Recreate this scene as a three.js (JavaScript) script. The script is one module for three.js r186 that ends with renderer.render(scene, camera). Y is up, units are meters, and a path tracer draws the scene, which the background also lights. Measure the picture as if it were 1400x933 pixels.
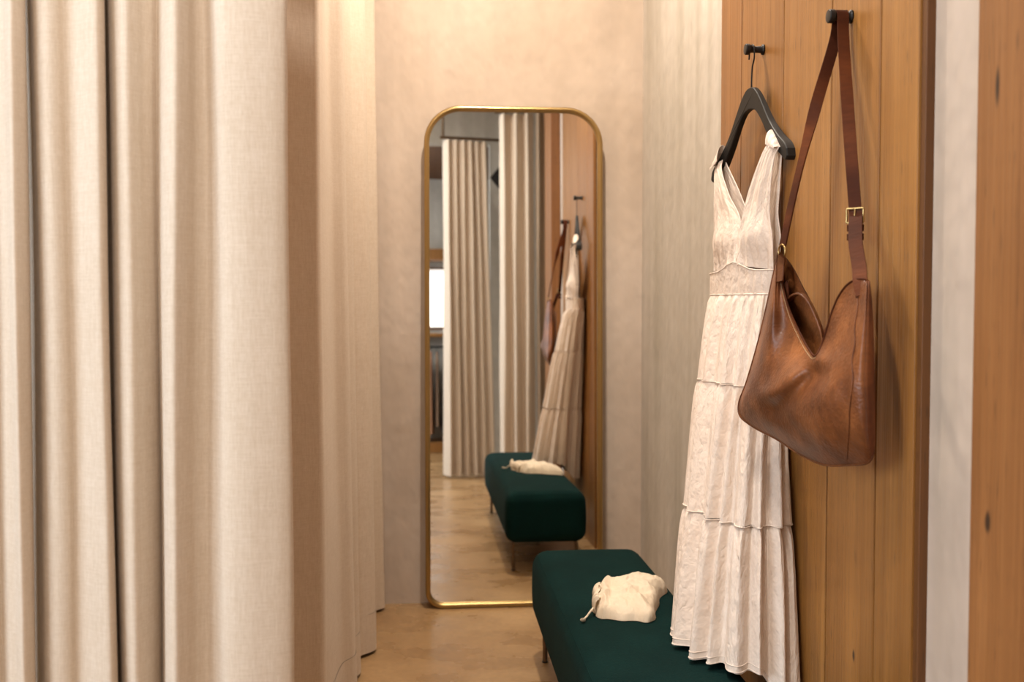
import * as THREE from 'three';
import { RectAreaLightUniformsLib } from 'three/addons/lights/RectAreaLightUniformsLib.js';
import { RoundedBoxGeometry } from 'three/addons/geometries/RoundedBoxGeometry.js';
import { mergeGeometries, mergeVertices } from 'three/addons/utils/BufferGeometryUtils.js';

// ------------------------------------------------------------------ camera, light, exposure
RectAreaLightUniformsLib.init();
const scene = new THREE.Scene();
scene.background = new THREE.Color(0x20242a);
const renderer = new THREE.WebGLRenderer();
renderer.toneMapping = THREE.LinearToneMapping;
renderer.toneMappingExposure = 1.08;
renderer.shadowMap.enabled = true;

const IMG_W = 1400, IMG_H = 933, FPX = 1361, EYE = 1.2;
const YAW = Math.atan(115 / FPX), PITCH = Math.atan(51.5 / FPX);
const camera = new THREE.PerspectiveCamera(2 * Math.atan(IMG_H / 2 / FPX) * 180 / Math.PI, IMG_W / IMG_H, 0.05, 60);
camera.position.set(0, EYE, 0);
camera.rotation.order = 'YXZ';
camera.rotation.set(-PITCH, -YAW, 0);
camera.focus = 2.35;
camera.userData.fStop = 3.2;
camera.updateMatrixWorld(true);

const WARM = new THREE.Color(1.0, 0.87, 0.73), SOFT = new THREE.Color(1.0, 0.92, 0.84), COOL = new THREE.Color(0.72, 0.86, 1.0);
const LAMP = { cubicle: 17, front: 5.0, shop: 5, window: 6 };
function spot(x, y, z, tx, ty, tz, power, color, angle) {
  const l = new THREE.SpotLight(color, power, 0, angle, 1, 2);
  l.position.set(x, y, z); l.target.position.set(tx, ty, tz);
  l.castShadow = true; l.shadow.radius = 2.2;
  scene.add(l, l.target); return l;
}
// world: x right, y up, the view goes along -z; Z below is depth from the camera plane (z = -Z)
function area(x, y, Z, tx, ty, tZ, w, h, power, color) {
  const l = new THREE.RectAreaLight(color, power, w, h);
  l.position.set(x, y, -Z); l.lookAt(tx, ty, -tZ); scene.add(l); return l;
}
const CEIL = 3.4;
const DOWNLIGHTS = [[0.26, 3.0, LAMP.cubicle, WARM, 'recessed downlight above the tall mirror and green bench'], [-0.45, 0.85, LAMP.front, SOFT, 'added fill lamp in front of the wide oatmeal curtain'], [-0.24, 1.12, LAMP.front * 1.5, SOFT, 'added fill lamp above the entry of the fitting room'], [-1.5, 0.6, LAMP.front, SOFT, 'added fill lamp in front of the daylit linen curtain']];  // front lamps are unseen fill, added to brighten the curtains and entry
for (const [x, Z, p, c] of DOWNLIGHTS) spot(x, CEIL - 0.025, -Z, x, 0, -Z, p, c, 1.45);
area(-1.5, 2.68, -1.35, -1.5, 0, -1.351, 1.8, 0.8, LAMP.shop, SOFT);
area(-2.93, 1.75, -0.2, 0, 1.75, -0.2, 2.4, 1.5, LAMP.window, COOL);

// ------------------------------------------------------------------ helpers
function rng(seed) { let s = seed >>> 0; return () => { s = (s + 0x6D2B79F5) | 0; let t = Math.imul(s ^ (s >>> 15), 1 | s); t = (t + Math.imul(t ^ (t >>> 7), 61 | t)) ^ t; return ((t ^ (t >>> 14)) >>> 0) / 4294967296; }; }
function dirOf(px, py) { return new THREE.Vector3((px - IMG_W / 2) / FPX, -(py - IMG_H / 2) / FPX, -1).applyQuaternion(camera.quaternion); }
function onZ(px, py, Z) { const d = dirOf(px, py); return d.multiplyScalar(Z / -d.z).add(camera.position); }
function onX(px, py, X) { const d = dirOf(px, py); return d.multiplyScalar(X / d.x).add(camera.position); }
function onY(px, py, y) { const d = dirOf(px, py); return d.multiplyScalar((y - EYE) / d.y).add(camera.position); }
const lerp = (a, b, t) => a + (b - a) * t, clamp = (x, a, b) => Math.min(b, Math.max(a, x)), sstep = (a, b, x) => { const t = clamp((x - a) / (b - a), 0, 1); return t * t * (3 - 2 * t); };

const used = {};
function numbered(n) { const k = used[n] = (used[n] ?? -1) + 1; return k ? `${n}_${String(k).padStart(3, '0')}` : n; }
function shade(o) { o.castShadow = true; o.receiveShadow = true; return o; }
function part(name, geo, mat, parent, label) {
  if (geo.type === 'TubeGeometry' && !geo.userData.metres) { const L = geo.parameters.path.getLength(), c = 2 * Math.PI * geo.parameters.radius, uv = geo.attributes.uv; for (let i = 0; i < uv.count; i++) uv.setXY(i, uv.getX(i) * L, uv.getY(i) * c); geo.userData.metres = true; }
  const m = shade(new THREE.Mesh(geo, mat)); m.name = name; if (label) m.userData.label = label; parent.add(m); return m; }
function thing(name, label, category, group, pos) { const g = new THREE.Group(); g.name = numbered(name); g.userData = { label, category }; if (group) g.userData.group = group; if (pos) g.position.copy(pos); scene.add(g); return g; }
function structure(name, geo, mat, label, category = 'wall') { const m = shade(geo ? new THREE.Mesh(geo, mat) : new THREE.Group()); m.name = numbered(name); m.userData = { kind: 'structure', label, category }; scene.add(m); return m; }

// ---- noise
function lattice(seed, n) { const r = rng(seed), a = new Float32Array(n * n); for (let i = 0; i < a.length; i++) a[i] = r(); return a; }
const LAT = Array.from({ length: 10 }, (_, i) => lattice(77 + i * 13, 256));
function vnoise(x, y, px, py, k = 0) { // periodic value noise, period px,py lattice cells
  const L = LAT[k % 10]; let xi = Math.floor(x), yi = Math.floor(y); const fx = x - xi, fy = y - yi;
  const m = (a, b) => ((a % b) + b) % b; const x0 = m(xi, px), x1 = m(xi + 1, px), y0 = m(yi, py), y1 = m(yi + 1, py);
  const sx = fx * fx * (3 - 2 * fx), sy = fy * fy * (3 - 2 * fy), g = (a, b) => L[(b & 255) * 256 + (a & 255)];
  return lerp(lerp(g(x0, y0), g(x1, y0), sx), lerp(g(x0, y1), g(x1, y1), sx), sy);
}
function fbm(u, v, fx, fy, oct, k = 0) { let s = 0, a = 0.5, t = 0; for (let i = 0; i < oct; i++) { s += a * vnoise(u * fx, v * fy, fx, fy, k + i); t += a; a *= 0.5; fx *= 2; fy *= 2; if (fx > 256 || fy > 256) break; } return s / t; }
function tex(w, h, fn, color, tw, th) {
  const d = new Uint8Array(w * h * 4);
  for (let j = 0; j < h; j++) for (let i = 0; i < w; i++) { const c = fn(i / w, j / h, i, j), o = (j * w + i) * 4; if (color) { d[o] = clamp(c[0], 0, 255); d[o + 1] = clamp(c[1], 0, 255); d[o + 2] = clamp(c[2], 0, 255); } else d[o] = d[o + 1] = d[o + 2] = clamp(c * 255, 0, 255); d[o + 3] = 255; }
  const t = new THREE.DataTexture(d, w, h, THREE.RGBAFormat); t.wrapS = t.wrapT = THREE.RepeatWrapping; t.magFilter = THREE.LinearFilter; t.minFilter = THREE.LinearMipmapLinearFilter; t.generateMipmaps = true;
  if (color) t.colorSpace = THREE.SRGBColorSpace; t.repeat.set(1 / tw, 1 / th); t.needsUpdate = true; return t;
}
const mixc = (a, b, t) => [lerp(a[0], b[0], t), lerp(a[1], b[1], t), lerp(a[2], b[2], t)];
const sc = (c, k) => [c[0] * k, c[1] * k, c[2] * k];

// ------------------------------------------------------------------ materials
// linen: slubby warp and weft threads
function linenMaps(base, dark, seed) {
  const N = 1024, f = (u, v) => {
    const a = vnoise(u * 256, v * 18, 256, 18, 1) * 0.5 + vnoise(u * 256, v * 60, 256, 60, 4) * 0.5, b = vnoise(u * 16, v * 256, 16, 256, 2) * 0.5 + vnoise(u * 64, v * 256, 64, 256, 5) * 0.5;
    return clamp(a * 0.55 + b * 0.45, 0, 1);
  };
  const map = tex(N, N, (u, v, i, j) => { const t = f(u, v, i, j), big = fbm(u, v, 6, 3, 4, 3); return sc(mixc(base, dark, clamp((t - 0.5) * 1.5 + 0.5 + (big - 0.5) * 0.3, 0, 1)), 1); }, true, 0.5, 0.5);
  const bump = tex(N, N, f, false, 0.5, 0.5);
  return [map, bump];
}
const [linMap, linBump] = linenMaps([222, 207, 190], [208, 190, 169], 5);
const M = {};
M.linen = new THREE.MeshPhysicalMaterial({ map: linMap, bumpMap: linBump, bumpScale: 0.00035, roughness: 0.95, sheen: 0.15, sheenRoughness: 0.8, sheenColor: new THREE.Color(0.9, 0.85, 0.8), side: THREE.DoubleSide });
M.linenDarker = new THREE.MeshPhysicalMaterial({ map: linMap, bumpMap: linBump, bumpScale: 0.00035, color: new THREE.Color(0.60, 0.54, 0.48), roughness: 0.95, side: THREE.DoubleSide });  // same linen weave, tinted darker and greyer

// limewashed plaster
const plasterMap = tex(1024, 1024, (u, v) => {
  const a = fbm(u, v, 3, 2, 6, 0), b = fbm(u + 0.3 * a, v, 7, 4, 5, 2), c = fbm(u, v, 60, 60, 2, 4), st = fbm(u, v, 40, 3, 3, 5);
  let t = clamp((a - 0.5) * 1.6 + (b - 0.5) * 0.9 + 0.5, 0, 1);
  return sc(mixc([196, 178, 160], [218, 203, 189], t), 0.97 + (c - 0.5) * 0.05 + (st - 0.5) * 0.06);
}, true, 2.4, 2.4);
const plasterBump = tex(1024, 1024, (u, v) => fbm(u, v, 10, 8, 6, 3) * 0.7 + fbm(u, v, 90, 60, 2, 6) * 0.3, false, 2.4, 2.4);
M.plaster = new THREE.MeshStandardMaterial({ map: plasterMap, bumpMap: plasterBump, bumpScale: 0.006, roughness: 0.85 });
const plasterPale = tex(1024, 1024, (u, v) => {
  const a = fbm(u, v, 5, 2, 6, 1), st = fbm(u, v, 30, 2, 4, 5), c = fbm(u, v, 60, 60, 2, 4);
  const t = clamp((a - 0.5) * 1.5 + (st - 0.5) * 1.1 + 0.5, 0, 1);
  return sc(mixc([186, 178, 164], [216, 208, 198], t), 0.97 + (c - 0.5) * 0.05);
}, true, 2.1, 2.4);
M.plasterPale = new THREE.MeshStandardMaterial({ map: plasterPale, bumpMap: plasterBump, bumpScale: 0.006, roughness: 0.85 });
M.plasterPink = new THREE.MeshStandardMaterial({ map: plasterPale, bumpMap: plasterBump, bumpScale: 0.008, color: new THREE.Color(1.0, 0.90, 0.86), roughness: 0.8 });
M.ceiling = new THREE.MeshStandardMaterial({ map: plasterPale, roughness: 0.9 });

// polished concrete floor
const floorF = (u, v) => { const a = fbm(u, v, 4, 4, 7, 1), b = fbm(u, v, 10, 14, 5, 4); return [a, b, fbm(u, v, 128, 128, 2, 7)]; };
const floorMap = tex(1024, 1024, (u, v) => { const [a, b, c] = floorF(u, v); const t = clamp((a - 0.5) * 1.0 + (b - 0.5) * 1.0 + 0.5, 0, 1); return sc(mixc([142, 110, 74], [184, 150, 108], t), 0.95 + c * 0.1); }, true, 1.7, 1.7);
const floorRough = tex(512, 512, (u, v) => { const [a, b] = floorF(u, v); return 0.30 + (b - 0.5) * 0.25 + (a - 0.5) * 0.1; }, false, 1.7, 1.7);
M.floor = new THREE.MeshPhysicalMaterial({ map: floorMap, roughnessMap: floorRough, roughness: 1, metalness: 0, bumpMap: tex(512, 512, (u, v) => fbm(u, v, 40, 40, 3, 2), false, 1.7, 1.7), bumpScale: 0.0008 });

// oak: long grain with cathedral swirls and knots
function wood(seed, lo, hi, knots, tw = 0.5, th = 3.5, w = 512, h = 2048) {
  return tex(w, h, (u, v) => {
    let x = u * tw, y = v * th, warp = 0, dark = 0;
    for (const [kx, ky, kr, ks] of knots) { const dx = x - kx, dy = (y - ky) / ks, d = Math.hypot(dx, dy); warp += Math.sign(dx || 1) * kr * 1.4 * Math.exp(-(d * d) / (kr * kr * 9)); dark = Math.max(dark, (1 - sstep(kr * 0.25, kr * (0.75 + 0.4 * fbm(u, v, 60, 120, 2, seed)), d))); }
    const xx = x + warp * 0.5 + 0.03 * (fbm(u, v, 2, 2, 3, seed) - 0.5) + 0.006 * (fbm(u, v, 6, 6, 3, seed + 1) - 0.5);
    const broad = vnoise(xx / tw * 22, v * 2, 22, 2, seed + 2), fine = vnoise(xx / tw * 120, v * 8, 120, 8, seed + 3), pore = vnoise(xx / tw * 250, v * 90, 250, 90, seed + 4), patch = fbm(u, v, 3, 7, 4, seed + 5);
    let t = 0.5 + (broad - 0.5) * 0.38 + (fine - 0.5) * 0.4 + (patch - 0.5) * 0.9;
    let c = mixc(lo, hi, clamp(t, 0, 1)); if (pore > 0.78) c = sc(c, 1 - (pore - 0.78) * 0.9);
    return mixc(c, [42, 26, 14], dark * 0.92);
  }, true, tw, th);
}
const WLO = [134, 88, 38], WHI = [174, 123, 62];
const woodTex = [wood(1, WLO, WHI, [[0.16, 1.57, 0.006, 2.0]]), wood(4, [136, 90, 40], [172, 121, 62], []), wood(6, [130, 85, 37], [170, 118, 60], [[0.31, 0.5, 0.007, 2.2]])];
const woodBump = tex(512, 512, (u, v) => 0.6 * vnoise(u * 160, v * 6, 160, 6, 2) + 0.4 * vnoise(u * 60, v * 3, 60, 3, 4), false, 0.5, 1.0);
M.wood = woodTex.map(t => new THREE.MeshPhysicalMaterial({ map: t, bumpMap: woodBump, bumpScale: 0.0008, roughness: 0.42, clearcoat: 0.15, clearcoatRoughness: 0.35 }));
M.groove = new THREE.MeshStandardMaterial({ color: 0x1a0f07, roughness: 0.9 });
M.woodDark = new THREE.MeshStandardMaterial({ map: woodTex[2], color: new THREE.Color(0.42, 0.36, 0.33), roughness: 0.6 });

M.brass = new THREE.MeshPhysicalMaterial({ color: new THREE.Color(0.44, 0.30, 0.125), metalness: 1, roughness: 0.30, bumpMap: tex(256, 256, (u, v) => fbm(u, v, 20, 20, 3, 4), false, 0.1, 0.1), bumpScale: 0.0001 });
M.bronze = new THREE.MeshStandardMaterial({ color: new THREE.Color(0.16, 0.11, 0.07), metalness: 0.9, roughness: 0.4 });
M.mirror = new THREE.MeshStandardMaterial({ color: new THREE.Color(0.93, 0.94, 0.92), metalness: 1, roughness: 0.0 });
M.black = new THREE.MeshPhysicalMaterial({ color: new THREE.Color(0.014, 0.013, 0.012), roughness: 0.5, specularIntensity: 0.5 });
M.blackMetal = new THREE.MeshStandardMaterial({ color: new THREE.Color(0.016, 0.015, 0.015), roughness: 0.4, metalness: 0.4 });

// velvet
M.velvet = new THREE.MeshPhysicalMaterial({ map: tex(512, 512, (u, v) => { const t = fbm(u, v, 5, 4, 6, 2), p = fbm(u, v, 120, 120, 2, 5); return sc(mixc([8, 32, 31], [13, 43, 41], t), 0.9 + 0.2 * p); }, true, 0.5, 0.5), bumpMap: tex(512, 512, (u, v) => fbm(u, v, 120, 128, 2, 6), false, 0.25, 0.25), bumpScale: 0.0006, roughness: 1.0, specularIntensity: 0.2, sheen: 0.3, sheenRoughness: 0.5, sheenColor: new THREE.Color(0.016, 0.05, 0.048) });
// dress cotton with faint crinkle
const crinkle = tex(1024, 1024, (u, v) => { const a = fbm(u, v, 14, 8, 5, 1), b = fbm(u + 0.1 * a, v, 26, 12, 4, 5); return clamp(Math.abs(a - 0.5) * 1.8 + Math.abs(b - 0.5) * 1.4, 0, 1); }, false, 0.5, 0.5);
M.dress = new THREE.MeshPhysicalMaterial({ map: tex(512, 512, (u, v) => sc(mixc([232, 214, 198], [240, 226, 213], fbm(u, v, 6, 5, 5, 3)), 0.98 + 0.04 * fbm(u, v, 128, 128, 1, 2)), true, 0.4, 0.4), bumpMap: crinkle, bumpScale: 0.004, roughness: 0.62, sheen: 0.25, sheenRoughness: 0.5, sheenColor: new THREE.Color(1, 0.95, 0.9), side: THREE.DoubleSide });
M.pouch = new THREE.MeshPhysicalMaterial({ map: tex(512, 512, (u, v) => mixc([226, 208, 182], [236, 222, 200], fbm(u, v, 8, 8, 4, 3)), true, 0.3, 0.3), bumpMap: crinkle, bumpScale: 0.004, roughness: 0.85, side: THREE.DoubleSide });
// leather
const leatherMap = tex(1024, 1024, (u, v) => { const a = fbm(u, v, 4, 4, 6, 1), b = fbm(u, v, 14, 10, 5, 4), c = fbm(u, v, 100, 100, 2, 6); return sc(mixc([92, 50, 25], [150, 92, 50], clamp((a - 0.5) * 1.7 + (b - 0.5) * 1.1 + 0.45, 0, 1)), 0.94 + c * 0.12); }, true, 0.45, 0.45);
const leatherBump = tex(1024, 1024, (u, v) => fbm(u, v, 120, 110, 2, 3) * 0.5 + fbm(u, v, 16, 16, 4, 5) * 0.5, false, 0.45, 0.45);
M.leather = new THREE.MeshPhysicalMaterial({ map: leatherMap, bumpMap: leatherBump, bumpScale: 0.0016, roughness: 0.42, side: THREE.DoubleSide });
M.leatherDark = new THREE.MeshPhysicalMaterial({ map: leatherMap, bumpMap: leatherBump, bumpScale: 0.0008, color: new THREE.Color(0.50, 0.38, 0.30), roughness: 0.7, specularIntensity: 0.35, side: THREE.DoubleSide });
M.lining = new THREE.MeshStandardMaterial({ map: leatherMap, color: new THREE.Color(0.95, 0.9, 0.85), roughness: 0.95, side: THREE.DoubleSide });
M.thread = new THREE.MeshStandardMaterial({ color: new THREE.Color(0.52, 0.36, 0.20), roughness: 0.8 });
M.lamp = (c, k) => new THREE.MeshStandardMaterial({ color: 0xffffff, emissive: c, emissiveIntensity: k, roughness: 0.6 });

// ------------------------------------------------------------------ geometry helpers
function metreUV(geo) { // uv in metres by the main axis of the normal
  const p = geo.attributes.position, n = geo.attributes.normal, uv = new Float32Array(p.count * 2);
  for (let i = 0; i < p.count; i++) {
    const ax = Math.abs(n.getX(i)), ay = Math.abs(n.getY(i)), az = Math.abs(n.getZ(i)), x = p.getX(i), y = p.getY(i), z = p.getZ(i);
    if (ay > ax && ay > az) { uv[2 * i] = x; uv[2 * i + 1] = z; } else if (ax > az) { uv[2 * i] = z; uv[2 * i + 1] = y; } else { uv[2 * i] = x; uv[2 * i + 1] = y; }
  }
  geo.setAttribute('uv', new THREE.BufferAttribute(uv, 2)); return geo;
}
function box(x0, x1, y0, y1, Z0, Z1, r = 0) {
  const w = x1 - x0, h = y1 - y0, d = Z1 - Z0;
  const g = r ? new RoundedBoxGeometry(w, h, d, 2, r) : new THREE.BoxGeometry(w, h, d);
  g.translate((x0 + x1) / 2, (y0 + y1) / 2, -(Z0 + Z1) / 2); return metreUV(g);
}
// a box with rounded edges and enough rows to bend
function softBox(w, h, d, r, nx, ny, nz, bend) {
  const g = new THREE.BoxGeometry(w, h, d, nx, ny, nz), p = g.attributes.position, v = new THREE.Vector3(), q = new THREE.Vector3();
  for (let i = 0; i < p.count; i++) {
    v.fromBufferAttribute(p, i); q.set(clamp(v.x, -w / 2 + r, w / 2 - r), clamp(v.y, -h / 2 + r, h / 2 - r), clamp(v.z, -d / 2 + r, d / 2 - r));
    v.sub(q); if (v.lengthSq() > 0) v.setLength(r); v.add(q); if (bend) bend(v); p.setXYZ(i, v.x, v.y, v.z);
  }
  g.computeVertexNormals(); metreUV(g); const uv = g.attributes.uv.clone(); g.deleteAttribute('uv'); g.deleteAttribute('normal');
  // smooth normals across the faces, uv kept
  const P = g.attributes.position, key = new Map(), nrm = new Float32Array(P.count * 3), a = new THREE.Vector3(), b = new THREE.Vector3(), c = new THREE.Vector3(), id = new Int32Array(P.count), acc = [];
  for (let i = 0; i < P.count; i++) { const k = `${Math.round(P.getX(i) * 1e5)},${Math.round(P.getY(i) * 1e5)},${Math.round(P.getZ(i) * 1e5)}`; if (!key.has(k)) { key.set(k, acc.length); acc.push(new THREE.Vector3()); } id[i] = key.get(k); }
  const I = g.index; for (let t = 0; t < I.count; t += 3) { a.fromBufferAttribute(P, I.getX(t)); b.fromBufferAttribute(P, I.getX(t + 1)); c.fromBufferAttribute(P, I.getX(t + 2)); b.sub(a); c.sub(a); b.cross(c); for (let k = 0; k < 3; k++) acc[id[I.getX(t + k)]].add(b); }
  for (let i = 0; i < P.count; i++) { const n = acc[id[i]].clone().normalize(); nrm.set([n.x, n.y, n.z], i * 3); }
  g.setAttribute('normal', new THREE.BufferAttribute(nrm, 3)); g.setAttribute('uv', uv); return g;
}
// grid surface from fn(u, v) -> Vector3, optional uv fn; thick > 0 closes it into a shell
function sheet(nu, nv, fn, { uv, thick = 0, closedU = false } = {}) {
  const P = [], T = [], I = [], W = nu + 1;
  for (let j = 0; j <= nv; j++) for (let i = 0; i <= nu; i++) { const q = fn(i / nu, j / nv); P.push(q); const t = uv ? uv(i / nu, j / nv, q) : [i / nu, j / nv]; T.push(t); }
  for (let j = 0; j < nv; j++) for (let i = 0; i < nu; i++) { const a = j * W + i; I.push(a, a + 1, a + W, a + 1, a + W + 1, a + W); }
  const g = new THREE.BufferGeometry(); g.setAttribute('position', new THREE.Float32BufferAttribute(P.flatMap(q => [q.x, q.y, q.z]), 3)); g.setIndex(I); g.computeVertexNormals();
  const n = g.attributes.normal;
  if (closedU) for (let j = 0; j <= nv; j++) { const a = j * W, b = a + nu, x = n.getX(a) + n.getX(b), y = n.getY(a) + n.getY(b), z = n.getZ(a) + n.getZ(b), l = Math.hypot(x, y, z) || 1; n.setXYZ(a, x / l, y / l, z / l); n.setXYZ(b, x / l, y / l, z / l); }
  if (!thick) { g.setAttribute('uv', new THREE.Float32BufferAttribute(T.flat(), 2)); return g; }
  const K = P.length, P2 = P.map((q, i) => new THREE.Vector3(q.x - n.getX(i) * thick, q.y - n.getY(i) * thick, q.z - n.getZ(i) * thick));
  const N = []; for (let i = 0; i < K; i++) N.push(n.getX(i), n.getY(i), n.getZ(i)); const N2 = N.map(x => -x);
  const J = I.slice(); for (let t = 0; t < I.length; t += 3) J.push(I[t] + K, I[t + 2] + K, I[t + 1] + K);
  const rim = []; const edge = (a, b) => rim.push([a, b]);
  for (let i = 0; i < nu; i++) { edge(i + 1, i); edge(nv * W + i, nv * W + i + 1); }
  if (!closedU) for (let j = 0; j < nv; j++) { edge(j * W, (j + 1) * W); edge((j + 1) * W + nu, j * W + nu); }
  for (const [a, b] of rim) J.push(a, b, b + K, a, b + K, a + K);
  const o = new THREE.BufferGeometry();
  o.setAttribute('position', new THREE.Float32BufferAttribute(P.concat(P2).flatMap(q => [q.x, q.y, q.z]), 3)); o.setAttribute('normal', new THREE.Float32BufferAttribute(N.concat(N2), 3)); o.setAttribute('uv', new THREE.Float32BufferAttribute(T.concat(T).flat(), 2)); o.setIndex(J); return o;
}
function curveOf(pts, closed = false) { return new THREE.CatmullRomCurve3(pts.map(p => p.isVector3 ? p : new THREE.Vector3(...p)), closed, 'centripetal'); }
function tube(pts, r, seg = 40, rad = 8, closed = false) { return new THREE.TubeGeometry(curveOf(pts, closed), seg, r, rad, closed); }
// flat strap along a path; side(t) gives the direction of its width
function ribbon(pts, side, width, thick, seg = 60) {
  const c = curveOf(pts), L = c.getLength();
  const ring = []; const hw = width / 2, ht = thick / 2, k = 0.35;
  const prof = [[-hw, -ht * k], [-hw * 0.96, -ht], [hw * 0.96, -ht], [hw, -ht * k], [hw, ht * k], [hw * 0.96, ht], [-hw * 0.96, ht], [-hw, ht * k]];
  return sheet(prof.length, seg, (u, v) => {
    const p = c.getPointAt(v), t = c.getTangentAt(v), s = side(v).clone(); s.addScaledVector(t, -s.dot(t)).normalize(); const n = new THREE.Vector3().crossVectors(t, s).normalize();
    const [a, b] = prof[Math.round(u * prof.length) % prof.length]; return p.addScaledVector(s, a).addScaledVector(n, b);
  }, { uv: (u, v) => [u * 0.05, v * L] });
}

// ------------------------------------------------------------------ the room
const ZB = 3.96, XR = 0.86, XW = 0.84;
structure('floor', box(-3.1, 1.9, -0.1, 0, -2.3, ZB + 0.1), M.floor, 'warm brown polished concrete floor', 'floor');
structure('ceiling', box(-3.1, 1.9, CEIL, CEIL + 0.1, -2.3, ZB + 0.1), M.ceiling, 'pale plastered ceiling above the fitting room', 'ceiling');
structure('wall_back', box(-3.1, 1.9, 0, CEIL, ZB, ZB + 0.1), M.plaster, 'beige limewashed plaster wall behind the tall mirror');
structure('wall_right', box(XR, XR + 0.12, 0, CEIL, 1.68, ZB), M.plasterPale, 'pale limewashed plaster wall beside the wood planks');
structure('wall_right_return', box(XR, XR + 0.12, 0, CEIL, 1.38, 1.68), M.plasterPink, 'narrow pinkish plaster strip between the plank cladding and the oak jamb');
structure('wall_right_front', box(0.96, 1.8, 0, CEIL, 1.28, 1.38), M.plasterPink, 'plaster wall behind the wooden entry jamb');
structure('wall_right_shop', box(1.8, 1.9, 0, CEIL, -2.3, 1.38), M.plasterPale, 'side wall of the shop behind the fitting room');
structure('wall_left_partition', box(-0.52, -0.42, 0, 2.7, 1.95, ZB), M.plaster, 'plaster partition behind the tan side curtain');
{
  const g = mergeGeometries([box(-3.1, -3.0, 0, 0.95, -2.3, ZB), box(-3.1, -3.0, 2.55, CEIL, -2.3, ZB), box(-3.1, -3.0, 0.95, 2.55, -2.3, -1.45), box(-3.1, -3.0, 0.95, 2.55, 1.05, ZB)]);
  structure('wall_left', g, M.plasterPale, 'left wall of the shop with the wide window');
  const w = structure('window_1', null, null, 'wide frosted shop window letting in cool daylight', 'window');
  part('pane', box(-3.06, -3.05, 0.98, 2.52, -1.42, 1.02), M.lamp(COOL, 2.2), w);
  part('window_frame', mergeGeometries([box(-3.09, -2.98, 0.95, 0.99, -1.45, 1.05), box(-3.09, -2.98, 2.51, 2.55, -1.45, 1.05), box(-3.09, -2.98, 0.95, 2.55, -1.45, -1.41), box(-3.09, -2.98, 0.95, 2.55, 1.01, 1.05)]), M.woodDark, w);
}
structure('wall_rear', box(-3.1, 1.9, 0, CEIL, -2.4, -2.3), M.plasterPale, 'far plaster wall of the shop seen in the mirror');
structure('wall_rear_pier', box(0.52, 1.8, 0, CEIL, -0.62, -0.5), M.plasterPale, 'plaster pier between the two hanging curtains, seen in the mirror');
structure('wall_rear_header', box(-3.0, 0.52, 2.72, CEIL, -0.62, -0.5), M.plasterPale, 'plaster header above the shop opening, seen in the mirror');
structure('ceiling', box(-3.0, 1.8, 2.72, 2.78, -2.3, -0.62), M.woodDark, 'dark brown timber soffit over the shop', 'ceiling');

// plank cladding on the right wall: planks stand proud of the plaster, dark joints between
{
  const edges = [984, 1012, 1069, 1134.5, 1201, 1254].map(px => -onX(px, 300, XW).z);
  const w = structure('wall_right_cladding', null, null, 'golden oak vertical plank cladding on the right wall');
  part('backing_board', box(XW + 0.012, XR + 0.002, 0, CEIL - 0.001, edges[5] + 0.004, edges[0] - 0.004), M.groove, w);
  for (let i = 0; i < 5; i++) {
    const Z1 = edges[i] - 0.003, Z0 = edges[i + 1] + 0.003, g = box(XW, XW + 0.016, 0, CEIL - 0.002, Z0, Z1, 0.0022), uv = g.attributes.uv;
    for (let k = 0; k < uv.count; k++) uv.setXY(k, -uv.getX(k) - Z0 + 0.02 + i * 0.07, uv.getY(k));
    part('plank', g, M.wood[[2, 0, 1, 2, 1][i]], w);
  }
}
{
  const Zfar = 1.404, k = onX(1350, 715, 0.80), jt = wood(3, [120, 76, 38], [158, 108, 62], [[0.10, k.y, 0.010, 2.4], [0.105, k.y + 0.62, 0.007, 5], [0.17, 1.66, 0.007, 4]]);
  const g = box(0.80, 0.97, 0, CEIL, 1.06, Zfar, 0.003), uv = g.attributes.uv;
  for (let i = 0; i < uv.count; i++) uv.setX(i, uv.getX(i) - k.z + 0.10);
  const t = structure('trim_1', null, null, 'knotty golden oak jamb at the entry of the fitting room', 'jamb');
  part('jamb_board', g, new THREE.MeshPhysicalMaterial({ map: jt, bumpMap: woodBump, bumpScale: 0.0008, roughness: 0.5 }), t);
}
structure('trim_2', box(XW + 0.004, XR + 0.002, 0, CEIL, -onX(1254, 300, XW).z - 0.016, -onX(1254, 300, XW).z + 0.002, 0.002), M.woodDark, 'thin dark reddish edge strip closing the plank cladding', 'trim');

// ------------------------------------------------------------------ ceiling lamps, the front ones and the shop panel added as fill
for (const [x, Z, p, c, label] of DOWNLIGHTS) {
  const t = thing('ceiling_downlight', label, 'downlight', 'ceiling downlights', new THREE.Vector3(x, CEIL, -Z));
  part('trim_ring', new THREE.LatheGeometry([[0.045, 0], [0.046, -0.008], [0.060, -0.008], [0.064, 0]].map(a => new THREE.Vector2(...a)), 32), M.blackMetal, t);
  part('lamp_face', new THREE.CylinderGeometry(0.045, 0.045, 0.006, 32).translate(0, -0.003, 0), M.lamp(c, 4), t);
}
{
  const t = thing('added_fill_panel', 'added rectangular fill panel under the dark shop soffit', 'fill light', null, new THREE.Vector3(-1.5, 2.72, 1.35));  // out-of-view panel, added for soft light from the shop side
  part('frame', new THREE.BoxGeometry(1.86, 0.03, 0.86).translate(0, -0.015, 0), M.blackMetal, t);
  part('diffuser', new THREE.BoxGeometry(1.8, 0.004, 0.8).translate(0, -0.032, 0), M.lamp(SOFT, 2), t);
}

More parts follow.
